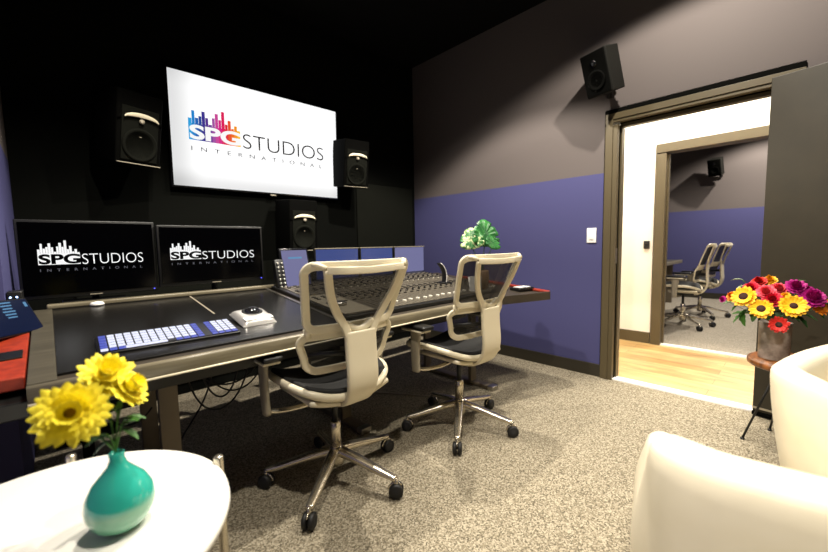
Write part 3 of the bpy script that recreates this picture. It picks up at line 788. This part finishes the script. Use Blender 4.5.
    def frame(name, *a, w=.034, h=.015):
        P = rframe(*a)
        MB().tube([(x,yc(x,z),z) for x,z in P], w, h, ref=(0,1,0), n=16, closed=True, sq=6).build(name, M_cream, o)
        zb, zt_, wb, wt = a[:4]
        def fn(u,v):
            z = zb+(zt_-zb)*v; r = .03
            hw = (wb+(wt-wb)*v) - .004
            k = min(1, min(v,1-v)*(zt_-zb)/a[4]); hw -= a[4]*(1-math.sqrt(max(0,1-(1-k)**2)))
            x = hw*(2*u-1); return (x, yc(x,z), z)
        return MB().grid(fn, 14, 10)
    frame('back_frame', .785, 1.045, .215, .248, .045, .03).build('back_mesh', M_mesh, o)
    frame('lumbar_frame', .600, .755, .205, .228, .06, .03, w=.032).build('lumbar_mesh', M_mesh, o)
    for s in (-1,1):
        MB().tube([(s*.19,-.300,1.035),(s*.21,-.275,1.05),(s*.225,-.255,1.05)], .028,.022,n=8).build('top_joint', M_cream, o)
        MB().tube([(s*.03,-.230,.675),(s*.10,-.180,.675),(s*.19,-.130,.675)], .014,.022,n=8).build('lumbar_strut', M_blackp, o)
        MB().tube([(s*.20,yc(.2,.755),.75),(s*.208,yc(.208,.79),.79)], .03,.02,n=8).build('back_joint', M_cream, o)
    # arms
    for s in (-1,1):
        P = spline([(s*.05,.02,.412),(s*.14,.03,.398),(s*.24,.05,.400),(s*.295,.06,.415)],6)
        MB().tube(P, .032,.022, n=10).build('arm_tube', M_chrome, o)
        P = spline([(s*.298,.06,.40),(s*.302,.06,.47),(s*.306,.055,.56),(s*.305,.05,.635)],5)
        MB().tube(P, lambda t: .055+.022*t, lambda t:.030-.006*t, ref=(1,0,0), n=12, sq=3).build('arm_post', M_greyp, o)
        MB().box((s*.300,.055,.642),(.075,.17,.012),bev=.004).build('armrest_bracket', M_cream, o)
        pad = MB().box((s*.298,.055,.662),(.085,.21,.024),bev=.011)
        pad.build('armrest_pad', M_blackp, o)
    return o
ch = make_chair()
ch['label'] = 'ivory framed black mesh office chair nearest the camera at the desk'; ch['group'] = 'office chairs at the studio desk'
ch.location = (.92,1.515,0); ch.rotation_euler = (0,0,math.radians(-1))
c2 = copy_tree(ch); c2['label'] = 'ivory framed black mesh office chair closer to the blue wall and monstera'
c2.location = (1.745,1.43,0); c2.rotation_euler = (0,0,math.radians(-2))
for (x,y,rz,l) in ((5.85,1.06,4,'nearer ivory office chair seen through the doorways in the far room'),(6.75,1.02,-4,'farther ivory office chair seen through the doorways in the far room')):
    c = copy_tree(ch); c['label'] = l; c['group'] = 'office chairs in the far room'; c.location = (x,y,0); c.rotation_euler = (0,0,math.radians(rz))
o = thing('far_desk', 'dark desk in the far room behind the open doorways', 'desk', (6.7,1.95,0))
MB().box((0,0,.74),(2.6,.9,.04),bev=.006).build('desktop', M_desk, o)
for sx in (-1.2,1.2): MB().box((sx,0,.36),(.06,.7,.72),bev=.004).build('leg', M_leg, o)
MB().box((0,-.46,.735),(2.6,.02,.055),bev=.006).build('front_rail', M_rail, o)

# ------------------------------------------------------------------ white round table with the teal vase
rt = thing('round_table', 'white round table with chrome legs in the left foreground', 'table', (-.06,1.02,0))
MB().lathe([(0,.522),(.325,.522),(.338,.526),(.342,.536),(.340,.546),(.334,.55),(0,.55)],n=96).build('tabletop', M_tabletop, rt)
for ang in (7, 80, 175, 268):
    a = math.radians(ang); dx, dy = math.cos(a), math.sin(a)
    lg = MB().lathe([(0,0),(.012,0),(.012,.562),(.010,.566),(0,.566)],c=(dx*.347,dy*.347,0),n=20).tube([(dx*.347,dy*.347,.50),(dx*.30,dy*.30,.512)],.014)
    lg.build('leg', M_chrome, rt)
v = MB().lathe([(0,0),(.030,0),(.036,.004),(.050,.018),(.0585,.040),(.060,.056),(.056,.078),(.044,.100),(.028,.118),(.017,.132),(.0125,.146),(.0135,.158),(.0115,.160),(.0095,.150),(0,.140)],n=56)
o = tag(v.build('vase', M_teal), 'teal glazed round bottle vase on the white table', 'vase'); o.location = (.068,.955,.5505)
VN = Vector((.068,.955,.71))
def orient(p, direction):
    z = Vector(direction).normalized(); return Matrix.Translation(p) @ z.to_track_quat('Z','Y').to_matrix().to_4x4()
def petals(R, n, rings, w, cup=.25, jit=.1, r0=.15, sd=0, th=0):
    rnd = random.Random(sd); mb = MB()
    for q in range(rings):
        f = 1-.22*q; lift = q*.08*R
        for k in range(n):
            a = 2*PI*(k+.5*(q%2))/n + rnd.uniform(-jit,jit); L_ = R*f*rnd.uniform(.92,1.06); ww = w*R*rnd.uniform(.9,1.1)
            T = Matrix.Rotation(a,4,'Z')
            def fn(u, v, L_=L_, ww=ww, lift=lift, q=q):
                x = R*r0+(L_-R*r0)*u
                wd = ww*(math.sin(PI*min(1,.12+.80*u))**.6)*(1 if u<.85 else math.sqrt(max(.02,1-((u-.85)/.16)**2)))
                y = (v-.5)*wd
                return (x, y, lift+cup*R*(u*u)*(.3+.5*q) - .5*abs(v-.5)**2*wd + .0)
            mb.grid(fn, 6, 3, M=T)
    return mb
def daisy(name, p, d, R, label, base, pm=M_yellow, cm=M_ycenter, n=20, rings=4, w=.36, group=None, cat='flower', stemm=M_green, cr=.2, bend=.3, sd=0):
    o = thing(name, label, cat, p, 0, group)
    T = orient((0,0,0), d)
    pt = petals(R, n, rings, w, sd=sd); 
    k = pt.build('petals', pm, o); k.data.transform(T)
    c = MB().lathe([(0,-.02*R),(R*cr,0),(R*cr*.9,.10*R),(R*cr*.5,.16*R),(0,.17*R)],n=18).build('flower_center', cm, o); c.data.transform(Matrix(T))
    b = Vector(base)-Vector(p); dd = Vector(d).normalized()
    P = spline([tuple(b), tuple(b*.5 - dd*R*.4*bend*2 + Vector((0,0,-.0))), tuple(-dd*R*.15)], 6)
    MB().tube(P, max(.0025,R*.07), n=6).build('stem', stemm, o)
    return o
# direction helper: toward where the room looks at the flowers
daisy('chrysanthemum', (.006,.955,.812), (-.10,-.95,.35), .062, 'yellow chrysanthemum with a brown centre, left in the teal vase', VN, sd=1)
daisy('chrysanthemum', (.066,.995,.862), (.15,-.75,.65), .050, 'yellow chrysanthemum highest above the teal vase', VN, cm=M_yellow, sd=2)
daisy('chrysanthemum', (.098,.985,.826), (.65,-.45,.55), .046, 'yellow chrysanthemum turned right in the teal vase', VN, cm=M_yellow, sd=3)
def leafy(name, p, label, base, dirs, m, size, group=None):
    o = thing(name, label, 'foliage', p, 0, group)
    b = Vector(base)-Vector(p)
    MB().tube(spline([tuple(b), tuple(b*.45+Vector((0,0,.01))), (0,0,0)],5), max(.0025,size*.07), n=6).build('stem', M_green, o)
    for k, dr in enumerate(dirs):
        dv = Vector(dr).normalized(); side = dv.cross(Vector((0,0,1)))
        if side.length < .1: side = Vector((1,0,0))
        side.normalize(); nrm = side.cross(dv); o0 = b*(.12*k)
        def fn(u, v):
            w = size*.5*math.sin(PI*(u*.96+.02))**.8*(1+.18*math.sin(u*22))
            q = o0 + dv*size*u + side*(v-.5)*w + nrm*(-.25*size*u*u + .4*w*abs(v-.5)**2*2)
            return tuple(q)
        MB().grid(fn, 12, 4).build('leaf', m, o)
    return o
leafy('leaf_sprig', (.088,.965,.772), 'green leaves on the right of the yellow chrysanthemums', VN, [(.9,-.1,-.1),(.4,-.6,.3),(1,.3,.3),(.7,-.5,-.4)], M_green, .036)
leafy('leaf_sprig', (.055,.965,.748), 'green leaves hanging left over the teal vase neck', VN, [(-1,-.2,-.1),(-.7,-.5,.3),(-.6,.4,.3),(-.9,.2,-.5)], M_dgreen, .036)
leafy('leaf_sprig', (.080,.985,.800), 'green bud leaves just under the yellow chrysanthemums', VN, [(.5,-.5,.4),(-.2,-.7,.3),(.2,.3,.8)], M_green, .026)

# ------------------------------------------------------------------ side table with bouquet
tx, ty, tz = 2.75, -.01, .475
st = thing('side_table', 'round walnut side table on thin black metal legs by the door', 'table', (tx,ty,0))
MB().lathe([(0,tz-.032),(.195,tz-.032),(.203,tz-.026),(.205,tz-.008),(.20,tz),(0,tz)],n=64).build('tabletop', M_wood, st)
for (fx,fy) in ((-.04,.20),(-.21,.03),(.19,.10),(.08,-.20)):
    k = MB().tube([(fx*.35,fy*.35,tz-.03),(fx*1.0,fy*1.0,.008)], .011, n=8).lathe([(0,0),(.010,0),(.010,.01),(0,.012)],c=(fx,fy,0),n=10)
    k.build('leg', M_blackp, st)
MB().lathe([(0,tz-.045),(.10,tz-.045),(.10,tz-.032),(0,tz-.032)],n=32).build('mounting_plate', M_blackp, st)
pc = Vector((2.75,.088,tz+.0005))
o = tag(MB().lathe([(0,0),(.060,0),(.063,.004),(.066,.19),(.068,.198),(.063,.198),(.060,.17),(0,.165)],n=48).build('flower_pot', M_gpot), 'grey mottled cylinder pot on the walnut side table', 'pot'); o.location = pc
BB = pc+Vector((0,0,.185))
def bq(kind, p, R, label, **kw):
    R = R*1.42; p = Vector(p); d = (p-(BB+Vector((0,0,.02)))); d = d.normalized()+Vector((-.95,.0,.25)); 
    return daisy(kind, tuple(p), tuple(d), R, label, tuple(BB), bend=.2, **kw)
S = dict(pm=M_sun, cm=M_brown, n=18, rings=2, w=.42, cr=.40)
bq('sunflower', (2.60,.209,.815), .040, 'largest yellow sunflower at the left of the bouquet', sd=11, **S)
bq('sunflower', (2.57,.137,.762), .036, 'yellow sunflower low in the middle of the bouquet', sd=12, **S)
bq('sunflower', (2.58,.023,.787), .040, 'orange yellow sunflower at the right of the bouquet', sd=13, **dict(S, pm=M_sun, cr=.3))
bq('sunflower', (2.70,-.072,.781), .034, 'small orange flower at the right edge of the bouquet', sd=14, pm=M_orange, cm=M_brown, n=18, rings=2, w=.34, cr=.25)
bq('gerbera', (2.58,.070,.688), .030, 'red flower with dark centre hanging over the pot rim', pm=M_redp, cm=M_brown, n=16, rings=2, w=.4, cr=.36, sd=15)
P_ = dict(n=13, rings=6, w=.62, cr=.12)
bq('carnation', (2.60,.100,.811), .030, 'crimson bloom in the centre of the bouquet', pm=M_hot, cm=M_hot, sd=16, **P_)
bq('carnation', (2.65,.185,.855), .028, 'crimson pink bloom above the largest sunflower', pm=M_hot, cm=M_hot, sd=17, **P_)
bq('carnation', (2.62,.125,.842), .030, 'coral pink bloom at the top of the bouquet', pm=M_pink, cm=M_pink, sd=18, **P_)
bq('carnation', (2.66,.080,.855), .030, 'coral pink bloom next to the magenta cluster', pm=M_pink, cm=M_pink, sd=19, **P_)
bq('carnation', (2.72,.160,.885), .026, 'red orange bloom at the very top left of the bouquet', pm=M_redp, cm=M_redp, sd=20, **P_)
bq('carnation', (2.75,.120,.893), .024, 'yellow bloom at the very top of the bouquet', pm=M_sun, cm=M_sun, sd=21, **P_)
bq('carnation', (2.63,.055,.825), .018, 'small yellow bloom between coral and magenta blooms', pm=M_sun, cm=M_sun, sd=22, **P_)
bq('carnation', (2.70,.262,.800), .024, 'orange bloom at the left end of the bouquet', pm=M_orange, cm=M_orange, sd=23, **P_)
bq('carnation', (2.70,.305,.780), .014, 'tiny magenta bud at the far left tip of the bouquet', pm=M_mag, cm=M_mag, sd=24, **P_)
bq('carnation', (2.67,.020,.872), .032, 'magenta bloom high on the right of the bouquet', pm=M_mag, cm=M_mag, sd=25, **P_)
bq('carnation', (2.66,-.038,.825), .040, 'large magenta bloom at the right of the bouquet', pm=M_mag, cm=M_mag, sd=26, **P_)
bq('carnation', (2.70,-.012,.85), .028, 'magenta bloom tucked between the two other magenta blooms', pm=M_mag, cm=M_mag, sd=27, **P_)
leafy('leaf_sprig', (2.70,.225,.895), 'pale sage leaves sticking out top left of the bouquet', BB, [(0,1,.1),(-.3,.6,-.2),(0,-.8,.0)], M_sage, .05)
leafy('leaf_sprig', (2.62,.205,.74), 'long green leaves drooping left of the grey pot', BB, [(-.1,.1,-1),(-.2,.7,-.5),(-.3,.5,.1),(0,1,.2)], M_green, .085)
leafy('leaf_sprig', (2.60,.10,.73), 'dark leaves between the sunflowers and the pot rim', BB, [(-.4,.6,-.2),(-.4,-.6,-.2),(-.5,.1,.4),(-.3,-.9,.2)], M_dgreen, .06)
leafy('leaf_sprig', (2.66,.01,.74), 'dark leaves on the lower right of the bouquet', BB, [(-.2,-1,-.1),(-.3,-.7,-.5),(-.4,-.3,.5),(0,-.8,.5)], M_dgreen, .075)
leafy('leaf_sprig', (2.74,.04,.885), 'green yellow leaves on the top right of the bouquet', BB, [(0,-.9,.5),(0,.7,.3),(-.3,-.5,.3)], M_green, .055)
leafy('leaf_sprig', (2.66,.17,.80), 'green leaves filling the middle of the bouquet', BB, [(-.4,.6,.3),(-.4,-.6,.3),(-.5,.1,-.4),(-.3,-.9,-.2)], M_green, .06)
leafy('leaf_sprig', (2.67,.25,.775), 'green leaves under the orange bloom on the left', BB, [(-.2,.9,-.1),(-.3,.6,-.5),(-.3,.8,.4)], M_green, .05)

for k,(p,l,ds) in enumerate([((2.64,.16,.755),'dark leaves filling under the largest sunflower',[(-.4,.8,-.3),(-.5,.2,-.4),(-.5,-.4,.1),(-.3,.7,.4)]),
    ((2.63,.05,.76),'dark leaves filling behind the right sunflower',[(-.5,.3,-.3),(-.4,-.7,-.3),(-.4,-.6,.4),(-.4,.5,.4)]),
    ((2.70,.12,.82),'dark leaves between crimson and coral blooms',[(-.4,.7,.2),(-.3,-.8,.2),(-.6,.1,.4),(0,.2,1)]),
    ((2.70,-.05,.79),'dark leaves under the large magenta bloom',[(-.2,-1,.2),(-.3,-.6,-.4),(-.4,.4,-.3)])]):
    leafy('leaf_sprig', p, l, BB, ds, M_dgreen if k % 2 else M_green, .075)
# ------------------------------------------------------------------ tub armchairs
def armchair(loc, rz, label, zback=.75):
    o = thing('armchair', label, 'armchair', loc, rz, 'ivory leather tub armchairs')
    a, b, f, r = .345, .33, .30, .11
    L1 = f+b-r; La = PI*r/2; L2 = 2*(a-r); T = 2*L1+2*La+L2
    def plan(u, off):
        d = u*T
        if d < L1: return (-a+off, f-d)
        d -= L1
        if d < La:
            q = d/r; return (-a+r-(r-off)*math.cos(q), -b+r-(r-off)*math.sin(q))
        d -= La
        if d < L2: return (-a+r+d, -b+off)
        d -= L2
        if d < La:
            q = d/r; return (a-r+(r-off)*math.sin(q), -b+r-(r-off)*math.cos(q))
        d -= La
        return (a-off, -b+r+d)
    def hgt(y):
        k = min(1,max(0,(y+b-.03)/.46)); k = k*k*(3-2*k)
        return zback - (zback-.52)*k
    th_ = .085
    def fn(u, v):
        x0, y0 = plan(u, .04); h = hgt(y0)
        bow = -.03*(1-(x0/a)**2) if y0 < -b+r else 0
        arm = min(1,max(0,(y0+b-.05)/.25))
        if v < .35:
            q = v/.35; off = .075*(1-q)**1.5*(1-arm) - .030*arm*math.sin(PI*q); z = .17+(h-.04-.17)*q
        elif v < .65:
            q = (v-.35)/.30; off = th_/2*(1-math.cos(PI*q)); z = h-.04+.04*math.sin(PI*q)
        else: q = (v-.65)/.35; off = th_+.02*q; z = (h-.04)-(h-.04-.17)*q
        x, y = plan(u, off); return (x, y+bow, z)
    nth = 72
    mb = MB(); mb.grid(fn, nth, 30)
    n_ = 31
    mb.f.append(tuple(range(n_))); mb.m.append(0); mb.sm.append(False)
    mb.f.append(tuple(range(nth*n_, nth*n_+n_))); mb.m.append(0); mb.sm.append(False)
    mb.build('shell', M_leather, o)
    cu = MB(); 
    P = [plan(k/40, .10) for k in range(41)]
    cu.prism(P, .19, .40); k = cu.build('seat_cushion', M_leather, o, bevel=.03); k.modifiers['bev'].segments = 4
    MB().prism([plan(k/40, .08) for k in range(41)], .165, .20).build('seat_base', M_leather, o)
    for sx in (-1,1):
        for sy in (-1,1):
            MB().tube([(sx*.17,sy*.15,.17),(sx*.23,sy*.21,0)], lambda t: .034-.014*t, n=12).build('leg', M_wood, o)
    return o
armchair((1.125,-.085,0), math.radians(-76), 'ivory leather armchair seen from behind in the bottom right corner', .765)
armchair((1.91,-.34,0), math.radians(163), 'ivory leather armchair at the right edge beside the walnut side table', .70)

# ------------------------------------------------------------------ lights
def spot(loc, e, size=125, blend=.35, rad=.03, col=(1,.92,.80), tgt=None):
    l = bpy.data.lights.new('ceiling_or_fill_spot','SPOT'); l.energy = e; l.spot_size = math.radians(size); l.spot_blend = blend; l.shadow_soft_size = rad; l.color = col
    o = bpy.data.objects.new('ceiling_or_fill_spot', l); C.objects.link(o); o.location = loc
    if tgt: o.rotation_euler = (Vector(tgt)-Vector(loc)).to_track_quat('-Z','Y').to_euler()
    return o
def area(loc, e, sx, sy, col=(1,.93,.82), rot=(0,0,0), name='ceiling_panel_light'):
    l = bpy.data.lights.new(name,'AREA'); l.shape = 'RECTANGLE'; l.size = sx; l.size_y = sy; l.energy = e; l.color = col
    o = bpy.data.objects.new(name, l); C.objects.link(o); o.location = loc; o.rotation_euler = rot; return o
spot((2.2,.45,3.12), 225, 141, .2)
spot((2.0,1.66,3.12), 290, 112, .25)
spot((.55,.45,3.12), 180, 138, .2)
spot((.7,1.66,3.12), 210, 100, .25)
spot((-.55,-.35,3.12), 420, 48, .35, tgt=(1.15,-.35,.4))  # added fill spot, brightens the back of the near armchair
area((3.95,.7,2.68), 85, .8, 2.4)
spot((6.6,.1,3.1), 330, 150, .4)
spot((8.05,.45,3.1), 230, 140, .4)

w = bpy.data.worlds.new('world'); bpy.context.scene.world = w; w.use_nodes = True
w.node_tree.nodes['Background'].inputs[0].default_value = (.02,.02,.02,1)

# ------------------------------------------------------------------ camera
cam = bpy.data.cameras.new('camera'); co = bpy.data.objects.new('camera', cam); C.objects.link(co)
cam.sensor_width = 36; cam.lens = 36*376/828; cam.clip_start = .02
Yc = Vector((50-414,-(251-276),-376)).normalized()
Xc = Vector((806-414,-(237-276),-376)); Xc -= Xc.dot(Yc)*Yc; Xc.normalize()
Zc = Xc.cross(Yc)
co.matrix_world = Matrix(((Xc.x,Xc.y,Xc.z,0),(Yc.x,Yc.y,Yc.z,0),(Zc.x,Zc.y,Zc.z,1.12),(0,0,0,1)))
cam.dof.use_dof = True; cam.dof.focus_distance = 2.1; cam.dof.aperture_fstop = 1.8
S_ = bpy.context.scene; S_.camera = co
S_.view_settings.view_transform = 'Standard'; S_.view_settings.look = 'None'; S_.view_settings.gamma = 1; S_.view_settings.exposure = 0.0
S_.view_settings.use_curve_mapping = False
